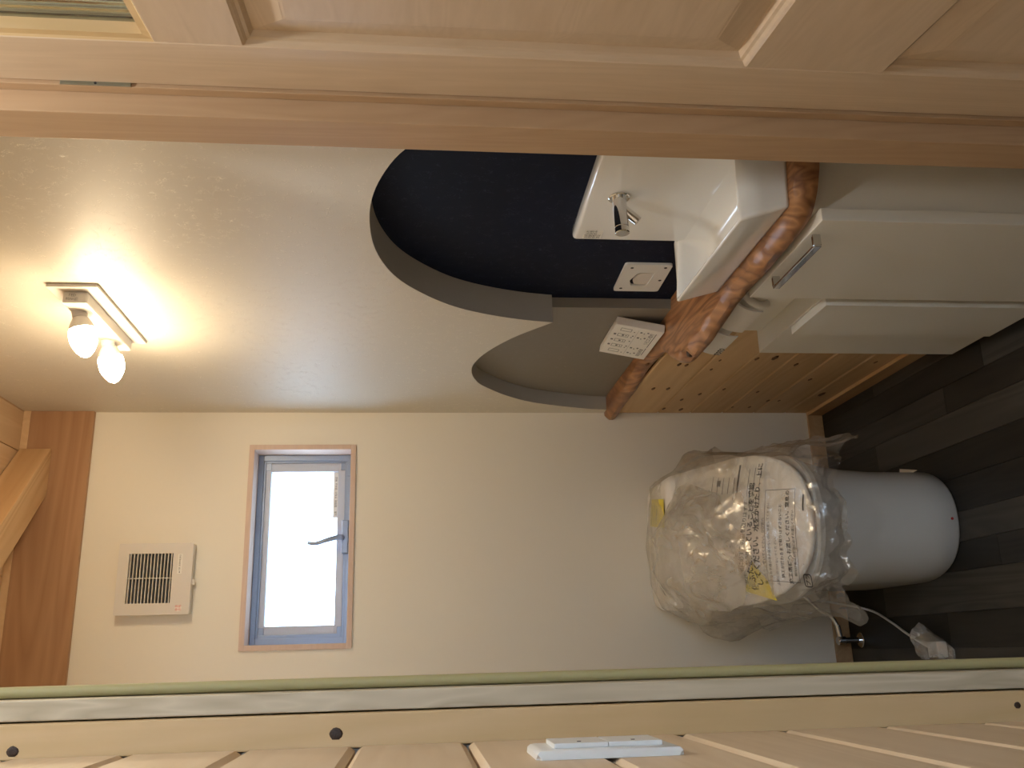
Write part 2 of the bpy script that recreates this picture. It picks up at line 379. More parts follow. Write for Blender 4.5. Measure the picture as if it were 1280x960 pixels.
# knotty boards below the counter
zb = [.0, .122, .228, .334, .44, .546, .682]
for a, b in zip(zb, zb[1:]):
    link('pine_board', B(XR, XR+.012, 1.602, YB, a+.001, b-.001, bev=.0028, seg=1), M_PINE, wr)
link('board_backing', B(XR+.0125, .7995, 1.602, YB, 0, .68), M_KNOT, wr)

def room_ray(px, py, x):
    d = fwd*FPX-up*(px-640)-rt*(py-480); return Vector((0, 0, H0))+d*(x/d.x)
KN = [(946, 448.7, 1), (968.7, 447.5, 1.4), (995, 455.8, 1), (1012.5, 474.5, .9), (1094.5, 453, .8), (947, 490, .8), (936.7, 509, .8), (915.5, 509, .6), (905, 486.7, .8), (889, 462, .7), (1027, 493, 1.6), (960, 501, .9), (973.7, 501, .7), (809, 455.7, 1), (849, 455.7, 1), (858, 456.6, .9), (791, 486, 1), (816.6, 486, 1), (835, 486, 1), (774, 508.7, .9), (829.7, 511, 1), (851, 512, 1.2), (852, 499.8, .9), (874.7, 492.8, .9), (900, 450.6, .6)]
for px, py, s_ in KN:
    p = room_ray(px, py, XR-.0002); kb_ = bmesh.new(); bmesh.ops.create_icosphere(kb_, subdivisions=1, radius=1)
    for v in kb_.verts: v.co = Vector((XR+v.co.x*.0004, p.y+v.co.y*.016*s_, p.z+v.co.z*.0058*s_))
    link('knot', kb_, M_KNOT2, wr, smooth=True)

# back wall with the window opening
wx0, wx1, wz0, wz1 = .035, .604, 1.515, 1.803
wb = sempty('wall_back', (.3, YB, 0))
bm = bmesh.new()
for (x0, x1, z0, z1) in ((XL-.05, wx0, 0, ZC+.05), (wx1, XR+.06, 0, ZC+.05), (wx0, wx1, 0, wz0), (wx0, wx1, wz1, ZC+.05)):
    B(x0, x1, YB, YB+.11, z0, z1, bm=bm)
link('wall_face', bm, M_BACK, wb)
# left wall of the little room
struct(link('wall_left', B(XL-.06, XL, .97, YB+.05, 0, ZC+.05), M_BACK, loc=(XL, 1.9, 0)))
# front wall with the doorway
wf = sempty('wall_front', (.3, 1.0, 0))
bm = bmesh.new(); B(.70, 1.5, .985, YF-.002, 0, 2.55, bm=bm); B(XL-.06, -.088, .968, YF-.002, 0, 2.55, bm=bm); B(-.088, .70, .985, YF-.002, 2.01, 2.55, bm=bm)
link('wall_face', bm, M_HWALL, wf)
# ceiling boards
ce = sempty('ceiling', (.3, 1.9, ZC))
x = XL
while x < XR+.05:
    link('ceiling_board', B(x+.001, min(x+.12, .79)-.001, YF-.05, YB+.02, ZC, ZC+.015, bev=.001, seg=1), M_CEIL, ce); x += .12
link('ceiling_backing', B(XL-.05, .86, YF-.05, YB+.1, ZC+.0155, ZC+.05), M_KNOT, ce)
# big beam on the back wall, its pale nosing, the 45 degree brace with its bolt
tb = sempty('trim_1', (.3, YB, ZB))
link('beam', B(XL, XR, YB-.016, YB, ZB, ZC, bev=.002), M_BEAM, tb)
link('beam_packing', B(XL, XR, YB-.019, YB-.0165, ZC-.02, ZC, bev=.0008), M_CEIL, tb)
def brace():
    bm = B(0, 1.1, -.046, .058, 0, .088, bev=.003)
    rot = Matrix.Rotation(radians(225), 4, 'Z')
    bm.transform(rot)
    bm.transform(Matrix.Translation((.5325+.033, YB-.018+.035, 2.384)))
    # cut flush with the beam
    bmesh.ops.bisect_plane(bm, geom=list(bm.verts)+list(bm.edges)+list(bm.faces), plane_co=(0, YB-.017, 0), plane_no=(0, 1, 0), clear_outer=True)
    bmesh.ops.bisect_plane(bm, geom=list(bm.verts)+list(bm.edges)+list(bm.faces), plane_co=(XL+.001, 0, 0), plane_no=(-1, 0, 0), clear_outer=True)
    bmesh.ops.holes_fill(bm, edges=[e for e in bm.edges if e.is_boundary])
    return bm
br = sempty('trim_2', (.5, YB-.02, 2.384))
# axis of grain along the brace: the mesh is built along local x and the object turned
def brace_obj():
    bm = brace(); off = Vector((.5, YB-.02, 2.384))
    inv = Matrix.Rotation(radians(-225), 4, 'Z')
    for v in bm.verts: v.co = inv @ (v.co-off)
    bmesh.ops.recalc_face_normals(bm, faces=bm.faces)
    me = bpy.data.meshes.new('brace'); bm.to_mesh(me); bm.free(); me.materials.append(M_BRACE)
    o = bpy.data.objects.new('brace', me); COL.objects.link(o); o.parent = br; o.rotation_euler = (0, 0, radians(225)); return o
brace_obj()
def bolt():
    bm = prism([(-.014, -.010), (.014, -.010), (.014, .010), (-.014, .010)], 'y', 0, .004, bev=.0015)
    bm.transform(Matrix.Rotation(radians(45), 4, 'Z')); return bm
bb = bolt(); bb.transform(Matrix.Translation((.572, YB-.052, 2.44)))
link('bolt_cap', bb, M_DARK, br)

# skirting
struct(link('baseboard_back', B(XL, .7115, YB-.010, YB, 0, .0497, bev=.0015), M_BASE, loc=(.3, YB, 0)))
struct(link('baseboard_right', B(.7115, XR, 1.602, YB, 0, .0497, bev=.0015), M_BASE, loc=(XR, 2, 0)))
struct(link('baseboard_left', B(XL, XL+.010, YF, YB-.012, 0, .0497, bev=.0015), M_BASE, loc=(XL, 2, 0)))

# doorway posts
tp = sempty('trim_3', (.64, 1.0, 0))
link('jamb_reveal', B(.6216, .70, .976, 1.035, 0, 2.0, bev=.0015), M_CEDAR, tp)
link('door_stop', B(.649, .70, .962, .9755, 0, 2.0, bev=.001), M_CEDAR, tp)
tl = sempty('trim_4', (-.05, .98, 0))
link('corner_post', B(-.0865, -.0546, .958, .985, 0, 2.45, bev=.0015), M_PINEV, tl)
link('oak_jamb', B(-.0530, -.0336, .972, 1.02, 0, 2.0, bev=.0015), M_OAK, tl)
link('stop_bead', tube([(-.0272, 1.010, 0), (-.0272, 1.010, 2.0)], .0057, 16), M_SEAL, tl, auto=40)
link('inner_jamb', B(-.087, -.0243, 1.0165, 1.044, 0, 2.0, bev=.001), M_SEAL, tl)
for z, x, r in ((1.396, -.073, .0058), (1.696, -.0785, .0050), (.682, -.069, .0034)):
    k = bmesh.new(); bmesh.ops.create_icosphere(k, subdivisions=2, radius=1)
    for v in k.verts:
        v.co = Vector((x+v.co.x*r*(1+.2*noise.noise(v.co*2+Vector((z, 0, 0)))), .958+v.co.y*.0008, z+v.co.z*r*1.15))
    link('knot', k, M_KNOT, tl, smooth=True)
th = sempty('trim_5', (.3, 1.0, 2.0)); link('door_head', B(-.087, .70, .97, 1.035, 2.0, 2.05, bev=.0015), M_CEDAR, th)

# hall: board-clad left wall, right wall, floor is shared, ceiling; unseen back wall has an opening added for fill daylight
hl = sempty('wall_hall_left', (-.085, 0, 0))
z0 = 1.377-.108*13
for k in range(24):
    a = z0+.108*k; b = a+.108
    if b > 2.5 or a < -.12: continue
    sec = [(-.105, max(a, 0)), (-.105, b-.0024), (-.089, b-.0024), (-.085, b-.0075), (-.085, max(a, 0)+.006), (-.089, max(a, 0))]
    link('wall_board', prism([(p[0], p[1]) for p in sec], 'y', -1.35, .957), M_HALLPINE, hl)
link('board_backing', B(-.13, -.1055, -1.35, .967, 0, 2.5), M_KNOT, hl)
struct(link('wall_hall_right', B(1.40, 1.45, -1.35, .98, 0, 2.5), M_HWALL, loc=(1.4, 0, 0)))
struct(link('ceiling_hall', B(-.13, 1.45, -1.35, .98, 2.42, 2.5), M_HWALL, loc=(.6, 0, 2.42)))
hw = bmesh.new()
for a in ((-.13, .1, 0, 2.5), (1.2, 1.45, 0, 2.5), (.1, 1.2, 0, 1.5), (.1, 1.2, 2.1, 2.5)): B(a[0], a[1], -1.40, -1.352, a[2], a[3], bm=hw)
struct(link('wall_hall_back', hw, M_HWALL, loc=(.6, -1.4, 0)))
struct(link('ground_outside', B(-9, 9, 3.1, 16, -.5, -.4), M_GROUND, loc=(0, 8, -.4)))

# ------------------------------------------------------------------ window
win = sempty('window_1', (.32, YB, 1.66))
ox0, ox1, oz0, oz1 = .0197, .6193, 1.500, 1.818
yc0, yc1 = YB-.008, YB+.075
for nm, a in (('casing', (ox0, ox1, yc0, yc1, oz1-.0155, oz1)), ('casing', (ox0, ox1, yc0, yc1, oz0, oz0+.0155)),
              ('casing', (ox0, ox0+.0155, yc0, yc1, oz0+.0155, oz1-.0155)), ('casing', (ox1-.0155, ox1, yc0, yc1, oz0+.0155, oz1-.0155))):
    link(nm, B(*a, bev=.0012), M_CASE, win)
def ring_frame(name, x0, x1, z0, z1, w, ya, yb, mat, wt=None, wb_=None):
    wt = wt or w; wb_ = wb_ or w
    f = link(name, B(x0, x1, ya, yb, z1-wt, z1, bev=.001), mat, win)
    for a in ((x0, x1, ya, yb, z0, z0+wb_), (x0, x0+w, ya, yb, z0+wb_, z1-wt), (x1-w, x1, ya, yb, z0+wb_, z1-wt)):
        link(name, B(*a, bev=.001), mat, win)
ring_frame('outer_frame', .036, .603, 1.516, 1.802, .018, YB+.070, YB+.12, M_ALU, wt=.016, wb_=.014)
ring_frame('frame_step', .052, .592, 1.526, 1.792, .012, YB+.078, YB+.12, M_ALU)
ring_frame('sash', .062, .580, 1.533, 1.782, .027, YB+.084, YB+.11, M_ALUW, wt=.018, wb_=.026)
link('pane', B(.088, .556, YB+.096, YB+.101, 1.557, 1.766), M_GLASS, win)
for x in (.062, .558):
    for z in (1.533, 1.764): link('corner_block', B(x-.001, x+.023, YB+.082, YB+.09, z, z+.018, bev=.001), M_ALU, win)
# handle on the bottom rail
link('handle_base', B(.298, .398, YB+.055, YB+.083, 1.522, 1.542, bev=.003), M_ALU, win)
hp = bez([(.345, YB+.055, 1.540), (.343, YB+.035, 1.552), (.334, YB+.030, 1.585), (.325, YB+.032, 1.615), (.327, YB+.034, 1.640)], 6)
link('lever', tube(hp, [.009-.004*i/(len(hp)-1) for i in range(len(hp))], 8), M_ALU, win, auto=50)
link('stay_bracket', B(.535, .590, YB+.066, YB+.074, 1.517, 1.530, bev=.001), M_ALU, win)
lab = link('warning_label', B(.410, .553, YB+.0955, YB+.0959, 1.558, 1.574), M_PAPER, win)
for k in range(5):
    text('label_print', ['注意', '開閉時', '手指の', '挟み込', '確認'][k], .0075, (.416+.027*k, YB+.0952, 1.5625), (1, 0, 0), (0, 0, 1), M_GREYINK, lab)

# ------------------------------------------------------------------ door leaf, hinged on the right post and swung towards the viewer
ANG = radians(8.4); D0 = Vector((.6535, .9605, 0))
de = Vector((-sin(ANG), -cos(ANG), 0)); dn = Vector((-cos(ANG), sin(ANG), 0))
door = sempty('door_1', (D0.x, D0.y, 0))
def dpt(s, d, z): return D0+de*s+dn*d+Vector((0, 0, z))
def dbox(s0, s1, d0, d1, z0, z1, bev=.001):
    bm = B(s0, s1, d0, d1, z0, z1, bev=bev, seg=1)
    for v in bm.verts: v.co = dpt(v.co.x, v.co.y, v.co.z)
    return bm
DW, T = .70, .034
def stretch_mesh(name, bm, mat): return link(name, bm, mat, door)
R1, R2, R3, R4 = 1.602, 1.508, .943, .777
ST = .098
stretch_mesh('stile', dbox(0, ST, -T, 0, .01, 2.0), M_DOORV)
stretch_mesh('stile', dbox(DW-ST, DW, -T, 0, .01, 2.0), M_DOORV)
for a, b in ((R2, R1), (R4, R3), (.01, .20), (1.90, 2.0)):
    stretch_mesh('rail', dbox(ST+.0003, DW-ST-.0003, -T, -.0005, a, b), M_DOORH)
def nested(s0, s1, z0, z1, prof):
    """prof: list of (inset, depth)"""
    rings = []
    for i, d in prof: rings.append([dpt(s0+i, d, z0+i), dpt(s1-i, d, z0+i), dpt(s1-i, d, z1-i), dpt(s0+i, d, z1-i)])
    return loft(rings, True, False, False)
for a, b in ((R3, R2), (.20, R4)):
    mo = stretch_mesh('moulding', nested(ST, DW-ST, a, b, [(0, -.001), (.002, -.0025), (.0045, -.006), (.008, -.0075), (.0115, -.014)]), M_DOORV)
    bm = nested(ST, DW-ST, a, b, [(.0095, -.0140), (.0125, -.0140), (.048, -.0065), (.0495, -.0065)])
    loft([[dpt(ST+.0495, -.0065, a+.0495), dpt(DW-ST-.0495, -.0065, a+.0495), dpt(DW-ST-.0495, -.0065, b-.0495), dpt(ST+.0495, -.0065, b-.0495)],
          [dpt(ST+.052, -.0062, a+.052), dpt(DW-ST-.052, -.0062, a+.052), dpt(DW-ST-.052, -.0062, b-.052), dpt(ST+.052, -.0062, b-.052)]], True, False, True, bm)
    stretch_mesh('door_panel', bm, M_DOORH)
    stretch_mesh('panel_back', dbox(ST-.004, DW-ST+.004, -.030, -.016, a-.004, b+.004), M_DOORH)
stretch_mesh('glazing_bead', nested(ST, DW-ST, R1, 1.90, [(0, -.001), (.002, -.003), (.010, -.004), (.0125, -.016)]), M_PINEV)
def reeded():
    bm = bmesh.new(); s0, s1 = ST+.008, DW-ST-.008; n = 420; rows = []
    for zz in (R1+.006, 1.894):
        rows.append([bm.verts.new(dpt(s0+(s1-s0)*i/n, -.017+.0011*abs(sin(pi*(i/n)*(s1-s0)/.013)), zz)) for i in range(n+1)])
    bk = [[bm.verts.new(dpt(s0+(s1-s0)*i/n, -.021, zz)) for i in (0, n)] for zz in (R1+.006, 1.894)]
    for i in range(n): bm.faces.new((rows[0][i], rows[0][i+1], rows[1][i+1], rows[1][i]))
    bm.faces.new((bk[0][0], bk[1][0], bk[1][1], bk[0][1]))
    bm.faces.new((rows[0][0], rows[1][0], bk[1][0], bk[0][0])); bm.faces.new((rows[0][-1], bk[0][1], bk[1][1], rows[1][-1]))
    return bm
stretch_mesh('reeded_glass', reeded(), M_REED)
link('hinge', B(.6490, .6538, .9595, .9615, 1.655, 1.735, bev=.0005), M_STEEL, door)
hg = link('hinge_screw', cyl((.6512, .9597, 1.695), (0, -1, 0), .0015, 0, .001, 12), M_DARK, door)

# ------------------------------------------------------------------ live-edge counter
cn = [(1.215, .740), (1.225, .712), (1.245, .678), (1.275, .655), (1.32, .647), (1.38, .645), (1.45, .643), (1.53, .645), (1.60, .643), (1.67, .637), (1.74, .628), (1.80, .622), (1.86, .620), (1.92, .624), (1.965, .640), (2.01, .664), (2.05, .690), (2.10, .710), (2.16, .718), (2.24, .724), (2.32, .724), (2.39, .718), (2.46, .710), (2.54, .706), (2.62, .705), (2.70, .700), (2.744, .698)]
st = bez([(x, y, 0) for y, x in cn], 6)
rings = []
ZT, ZU = .722, .682
for i, p in enumerate(st):
    y = p.y; xf = p.x
    w = noise.noise(Vector((y*9, 1.3, 0))); w2 = noise.noise(Vector((y*23, 7.3, 0))); w3 = noise.noise(Vector((y*14, 3.3, 5)))
    ch = .016+.006*w+.004*w2
    kn = exp(-((y-1.885)/.016)**2)      # hollow knot in the nose
    xback = .7895 if y < 1.942 else .7645
    fx = max(0, min(1, (xback-xf)/.06))
    sec = [(xback, ZT), (xf+ch+.012, ZT), (xf+ch+.004*w2, ZT-.001), (xf+.006+.003*w+.014*kn, ZT-.009-.002*w3), (xf+.0005+.003*w2+.012*kn, ZT-.016), (xf+.002*w3+.004*kn, ZT-.026+.003*w),
           (xf+.004+.003*w3, ZU+.006), (xf+.011+.003*w, ZU), (xf+.03, ZU), (xback, ZU)]
    rings.append([(min(sx, xback), y, sz) for sx, sz in sec])
ct = thing('counter', 'brown live-edge wood counter slab carrying the white basin on the right wall', 'counter', (.72, 1.98, ZU))
link('slab', loft(rings), M_SLAB, ct, auto=38)
kb = bmesh.new(); bmesh.ops.create_icosphere(kb, subdivisions=3, radius=1)
for v in kb.verts:
    n_ = 1+.25*noise.noise(v.co*1.7); v.co = Vector((.637+v.co.x*.010*n_, 1.884+v.co.y*.014*n_, .7035+v.co.z*.009*n_))
link('knot_hollow', kb, M_KNOT, ct, smooth=True)

# ------------------------------------------------------------------ basin with its upstand and tap
bs = thing('wash_basin', 'glossy white narrow hand basin with tall back upstand on the wooden counter', 'basin', (.72, 1.44, ZT))
def rect_ring(pts, z): return [(x, y, z if zz is None else zz) for x, y, zz in pts]
def rounded(poly, r=.010, n=5):
    out = []
    m = len(poly)
    for i in range(m):
        p = Vector(poly[i]); a = Vector(poly[i-1]); b = Vector(poly[(i+1) % m])
        da = (a-p).normalized(); db = (b-p).normalized()
        for k in range(n+1):
            t = k/n; q = (p+da*r)*(1-t)**2+p*2*t*(1-t)+(p+db*r)*t*t; out.append(q)
    return out
outer_top = [(.772, 1.255, .812), (.772, 1.600, .815), (.662, 1.650, .800), (.658, 1.279, .800)]
outer_bot = [(.772, 1.250, .7225), (.772, 1.590, .7225), (.676, 1.626, .7225), (.6765, 1.262, .7225)]
def lerp3(a, b, t): return tuple(a[i]*(1-t)+b[i]*t for i in range(3))
cen = Vector((.722, 1.443, 0))
def inset(poly, d, dz):
    out = []
    m = len(poly)
    for i in range(m):
        p = Vector(poly[i]); a = (Vector(poly[i-1])-p); b = (Vector(poly[(i+1) % m])-p); a.z = b.z = 0
        a.normalize(); b.normalize(); s_ = abs(a.cross(b).z); q = p+(a+b)*(d/max(s_, .3)); q.z = p.z+dz; out.append(tuple(q))
    return out
def inn(d, b_, z): return [(.7705-b_, 1.2555+d, z+.004), (.7705-b_, 1.5985-d*.9, z+.004), (.662+d, 1.6465-d, z), (.658+d, 1.2805+d, z)]
rings = [rounded(outer_bot, .006), rounded([lerp3(a, b, .06) for a, b in zip(outer_bot, outer_top)], .008), rounded([lerp3(a, b, .5) for a, b in zip(outer_bot, outer_top)], .008),
         rounded([lerp3(a, b, .95) for a, b in zip(outer_bot, outer_top)], .007), rounded(inn(.0012, 0, .8005), .007), rounded(inn(.004, 0, .801), .007), rounded(inn(.007, 0, .799), .007),
         rounded(inn(.009, .0005, .790), .008), rounded(inn(.012, .002, .775), .012), rounded(inn(.016, .006, .760), .016), rounded(inn(.022, .013, .748), .018), rounded(inn(.030, .022, .741), .014), rounded(inn(.040, .034, .7385), .008)]
bo = loft(rings); link('bowl', bo, M_WHITE, bs, smooth=True)
up_ = prism([(1.235, .7225), (1.235, 1.022), (1.5965, 1.016), (1.5965, .7225)], 'x', .770, .7895)
bmesh.ops.bevel(up_, geom=[e for e in up_.edges if all(v.co.x < .78 for v in e.verts) or all(v.co.z > 1 and v.co.y > 1.5 for v in e.verts)], offset=.008, segments=4, affect='EDGES', profile=.5)
link('upstand', up_, M_WHITE, bs, auto=30)
# soft fillet between upstand and bowl
fil = []
for k in range(9):
    t = k/8*pi/2; fil.append((.770-.03*(1-sin(t)), .800-.0+.045*(1-cos(t))))
link('drain', cyl((.724, 1.36, .7405), (0, 0, 1), .016, 0, .004, 24, bev=.001), M_CHROME, bs, auto=40)
ta = link('faucet', cyl((.770, 1.417, .962), (-1, -.03, -.02), .0195, 0, .005, 32, bev=.0015), M_CHROME, bs, auto=40)
link('faucet_body', cyl((.768, 1.417, .962), (-1, -.03, -.02), .0125, 0, .060, 32, bev=.0012), M_CHROME, ta, auto=40)
link('knob', cyl((.709, 1.4152, .9608), (-1, -.03, -.02), .0128, 0, .012, 32, bev=.0012), M_CHROME, ta, auto=40)
link('spout', cyl((.744, 1.416, .955), (-.72, 0, -.80), .0088, 0, .033, 24, bev=.001), M_CHROME, ta, auto=40)
# care label on the upstand
sk = link('care_sticker', B(.7695, .7699, 1.553, 1.586, .962, .998), M_PAPER, bs)
for k, s_ in enumerate(['お手入れ', '洗剤注意', '中性のみ', '禁止']):
    text('sticker_print', s_, .0082, (.7692, 1.584, .989-.0078*k), (0, -1, 0), (0, 0, 1), M_BLACK, sk)

# ------------------------------------------------------------------ wall plate in the navy recess
wp = thing('wall_plate', 'square white plastic wall plate with cut-out in the navy recess', 'wall plate', (.788, 1.81, .82))
pl = bmesh.new()
def xplate(poly, hole, x0, x1):
    bm = bmesh.new()
    lay = []
    for x in (x0, x1):
        o = [bm.verts.new((x, y, z)) for y, z in poly]; h = [bm.verts.new((x, y, z)) for y, z in hole]
        es = [bm.edges.new((o[i], o[(i+1) % len(o)])) for i in range(len(o))]+[bm.edges.new((h[i], h[(i+1) % len(h)])) for i in range(len(h))]
        bmesh.ops.triangle_fill(bm, edges=es, use_beauty=True); lay.append((o, h))
    for q in (0, 1):
        a, b = lay[0][q], lay[1][q]
        for i in range(len(a)):
            j = (i+1) % len(a); bm.faces.new((a[i], a[j], b[j], b[i]))
    return bm
pp = [(p[0], p[1]) for p in rounded([(1.738, .772, 0), (1.738, .876, 0), (1.885, .872, 0), (1.885, .768, 0)], .008)]
hh = [(p[0], p[1]) for p in rounded([(1.778, .800, 0), (1.782, .838, 0), (1.825, .848, 0), (1.855, .838, 0), (1.852, .803, 0)], .008)]
link('plate', xplate(pp, hh, .784, .7895), M_SWITCH, wp)
h2 = [(p[0], p[1]) for p in rounded([(1.784, .797, 0), (1.789, .833, 0), (1.825, .841, 0), (1.849, .832, 0), (1.848, .797, 0)], .008)]
link('socket_well', prism(h2, 'x', .786, .7894), M_PLAST, wp)
for y, z in ((1.755, .858), (1.752, .785), (1.868, .858), (1.820, .780)):
    link('screw_hole', cyl((.7841, y, z), (-1, 0, 0), .0035, 0, .0008, 10), M_DARK, wp)

# ------------------------------------------------------------------ printed carton leaning in the grey recess
cb = thing('carton', 'slim white carton with printed button diagrams standing on the counter in the grey recess', 'box', (.745, 2.1, ZT))
ln = Vector((.022, 0, .118)).normalized(); nx = Vector((-ln.z, 0, ln.x)); CY0, CY1 = 1.996, 2.203; CH = .118; CT = .020
co = Vector((.7235, 0, .7265))
def cpt(y, h, d): p = co+ln*h+nx*(-d); return Vector((p.x, y, p.z))
def cbox(y0, y1, h0, h1, d0, d1, bev=0):
    bm = B(y0, y1, h0, h1, d0, d1, bev=bev, seg=1)
    for v in bm.verts: v.co = cpt(v.co.x, v.co.y, v.co.z)
    return bm
link('carton_body', cbox(CY0, CY1, 0, CH, 0, CT, .0008), M_PAPER, cb)
link('open_flap', cbox(CY0+.004, CY1, CH-.001, CH+.0006, 0, CT-.004), M_PAPER, cb)
def cprint(name, y0, y1, h0, h1): return link(name, cbox(y0, y1, h0, h1, -.0004, .0001), M_BLACK, cb)
bm = bmesh.new()
for k in range(5):
    yc = CY0+.026+.0375*k
    for (a, b, c, d) in ((yc-.009, yc+.009, .100, .101), (yc-.009, yc+.009, .074, .075), (yc-.009, yc-.008, .074, .101), (yc+.008, yc+.009, .074, .101)):
        b2 = cbox(a, b, c, d, -.0004, .0001); merge(bm, b2)
    for (dy, hz, s_) in ((0, .108, .004), (0, .088, .0035), (0, .080, .002), (-.005, .064, .0025), (.006, .066, .002), (0, .050, .0035), (.004, .042, .002), (-.004, .034, .003)):
        if (k+int(hz*1000)) % 4 == 0: continue
        b2 = cbox(yc+dy-s_*(1+.3*(k % 2)), yc+dy+s_, hz-s_*.7, hz+s_*.7, -.0004, .0001); merge(bm, b2)
merge(bm, cbox(CY0+.02, CY1-.09, .0135, .0150, -.0004, .0001)); merge(bm, cbox(CY0+.125, CY1-.03, .0135, .0150, -.0004, .0001)); merge(bm, cbox(CY0+.015, CY1-.015, .058, .0583, -.0004, .0001))
link('printed_diagram', bm, M_GREYINK, cb)
tx = Vector((0, -1, 0))
text('printed_title', 'リモコン取付', .013, cpt(CY0+.098, .019, -.0008), tx, ln, M_BLACK, cb)
text('printed_title', '取扱説明書', .011, cpt(CY1-.02, .019, -.0008), tx, ln, M_BLACK, cb)

# ------------------------------------------------------------------ vanity cabinet and recessed low cabinet
vc = thing('vanity_cabinet', 'white cabinet with a chrome bar handle directly under the wash basin', 'cabinet', (.70, 1.42, 0))
link('body', B(.672, .7985, 1.262, 1.598, .05, .6812, bev=.001), M_CAB, vc)
link('plinth', B(.700, .79, 1.27, 1.59, 0, .0495), M_DARK, vc)
dr = link('door', B(.648, .6705, 1.252, 1.582, .055, .6745, bev=.0015), M_CAB, vc)
hb = bmesh.new()
B(.628, .6478, 1.300, 1.307, .656, .670, bev=.0012, bm=hb); B(.628, .6478, 1.474, 1.481, .656, .670, bev=.0012, bm=hb); B(.6245, .630, 1.300, 1.481, .657, .669, bev=.0012, bm=hb)
link('handle', hb, M_CHROME, dr)
lc = thing('low_cabinet', 'low white cabinet with a plain raised door between vanity cabinet and pine boards', 'cabinet', (.70, 1.8, 0))
link('body', B(.665, .7215, 1.605, 1.966, .022, .508, bev=.001), M_CAB, lc)
link('door', B(.6465, .6645, 1.612, 1.785, .045, .5045, bev=.0008), M_CAB, lc)
link('back_panel', B(.7115, .7215, 1.605, 1.94, .509, .66, bev=.001), M_CAB, lc)

# ------------------------------------------------------------------ double paper holder
ph = thing('paper_holder', 'white plastic double toilet paper holder on the wall under the counter', 'paper holder', (.70, 1.83, .62))
link('backplate', B(.7125, .7215, 1.945, 2.085, .572, .672, bev=.004), M_PLAST, ph)
link('backplate', B(.7035, .7112, 1.665, 1.94, .585, .672, bev=.003), M_PLAST, ph)
for k, (y0, y1) in enumerate(((1.682, 1.806), (1.836, 1.962))):
    prof = []
    for i in range(9):
        t = i/8; prof.append((.700-.043*sin(t*pi/2)**.9, .672-.064*(1-cos(t*pi/2))))
    sec = prof+[(px+.0032, pz-.002) for px, pz in prof[::-1]]
    fb = bmesh.new(); lo = loft([[(px, y0, pz) for px, pz in sec], [(px, (y0+y1)/2, pz) for px, pz in sec], [(px, y1, pz) for px, pz in sec]])
    link('paper_cover', lo, M_PLAST, ph, auto=40)
    if k == 0:
        link('roll_arm', tube(bez([(.703, y0-.012, .650), (.680, y0-.013, .640), (.668, y0-.013, .618), (.672, y0-.012, .600)], 6), .0085, 12), M_PLAST, ph, auto=50)
link('roll_arm', B(.675, .704, 1.808, 1.834, .60, .655, bev=.005), M_PLAST, ph)
text('maker_mark', 'TOTO', .017, (.6545, 1.960, .6105), (0, -1, 0), (0.25, 0, 1), M_BLACK, ph, bold=.0004)

# ------------------------------------------------------------------ ventilation fan on the back wall
fn = thing('ventilation_fan', 'square cream ventilation fan with dark slatted grille on the back wall beside the window', 'fan', (.224, YB, 2.05))
fx0, fx1, fz0, fz1, fy = .124, .324, 1.954, 2.159, 2.708
gx0, gx1, gz0, gz1 = .156, .295, 2.008, 2.130
fc = bmesh.new()
po = rounded([(fx0, fz0, 0), (fx1, fz0, 0), (fx1, fz1, 0), (fx0, fz1, 0)], .005)
def yplate(poly, hole, y0, y1):
    bm = xplate(poly, hole, y0, y1)   # built with x as the thickness
    for v in bm.verts: v.co = Vector((v.co.y, v.co.x, v.co.z))
    return bm
link('cover', yplate([(p.x, p.y) for p in po], [(gx0, gz0), (gx1, gz0), (gx1, gz1), (gx0, gz1)], fy, fy+.012), M_PLAST, fn)
link('housing', B(fx0+.002, fx1-.002, fy+.012, YB, fz0+.002, fz1-.002), M_PLAST, fn)
link('grille_cavity', B(gx0, gx1, fy+.0105, fy+.0118, gz0, gz1), M_DARK, fn)
ns = 13
for k in range(ns):
    z = gz0+(gz1-gz0)*(k+.5)/ns
    link('slat', prism([(fy+.0005, z-.0011), (fy+.0005, z+.0011), (fy+.009, z+.0026), (fy+.009, z+.0012)], 'x', gx0, gx1) if False else B(gx0, gx1, fy+.0008, fy+.0078, z-.00115, z+.00115), M_PLAST, fn)
link('mullion', B(.2245, .2265, fy+.0002, fy+.0078, gz0, gz1), M_PLAST, fn)
lb = link('caution_label', B(.237, .293, fy-.0004, fy-.0001, 1.982, 1.9945), M_PAPER, fn)
text('label_print', '▲注意 清掃時電源切', .0056, (.2385, fy-.0007, 1.9865), (1, 0, 0), (0, 0, 1), M_GREYINK, lb)
sl = link('seal', cyl((.141, fy-.0001, 1.984), (0, -1, 0), .009, 0, .0003, 24), M_PAPER, fn)
text('seal_print', '検査\n合格', .0085, (.1335, fy-.0008, 1.9855), (1, 0, 0), (0, 0, 1), M_PINK, sl)
link('catch_tab', B(.205, .222, fy+.010, fy+.022, fz0-.007, fz0+.004, bev=.001), M_PLAST, fn)

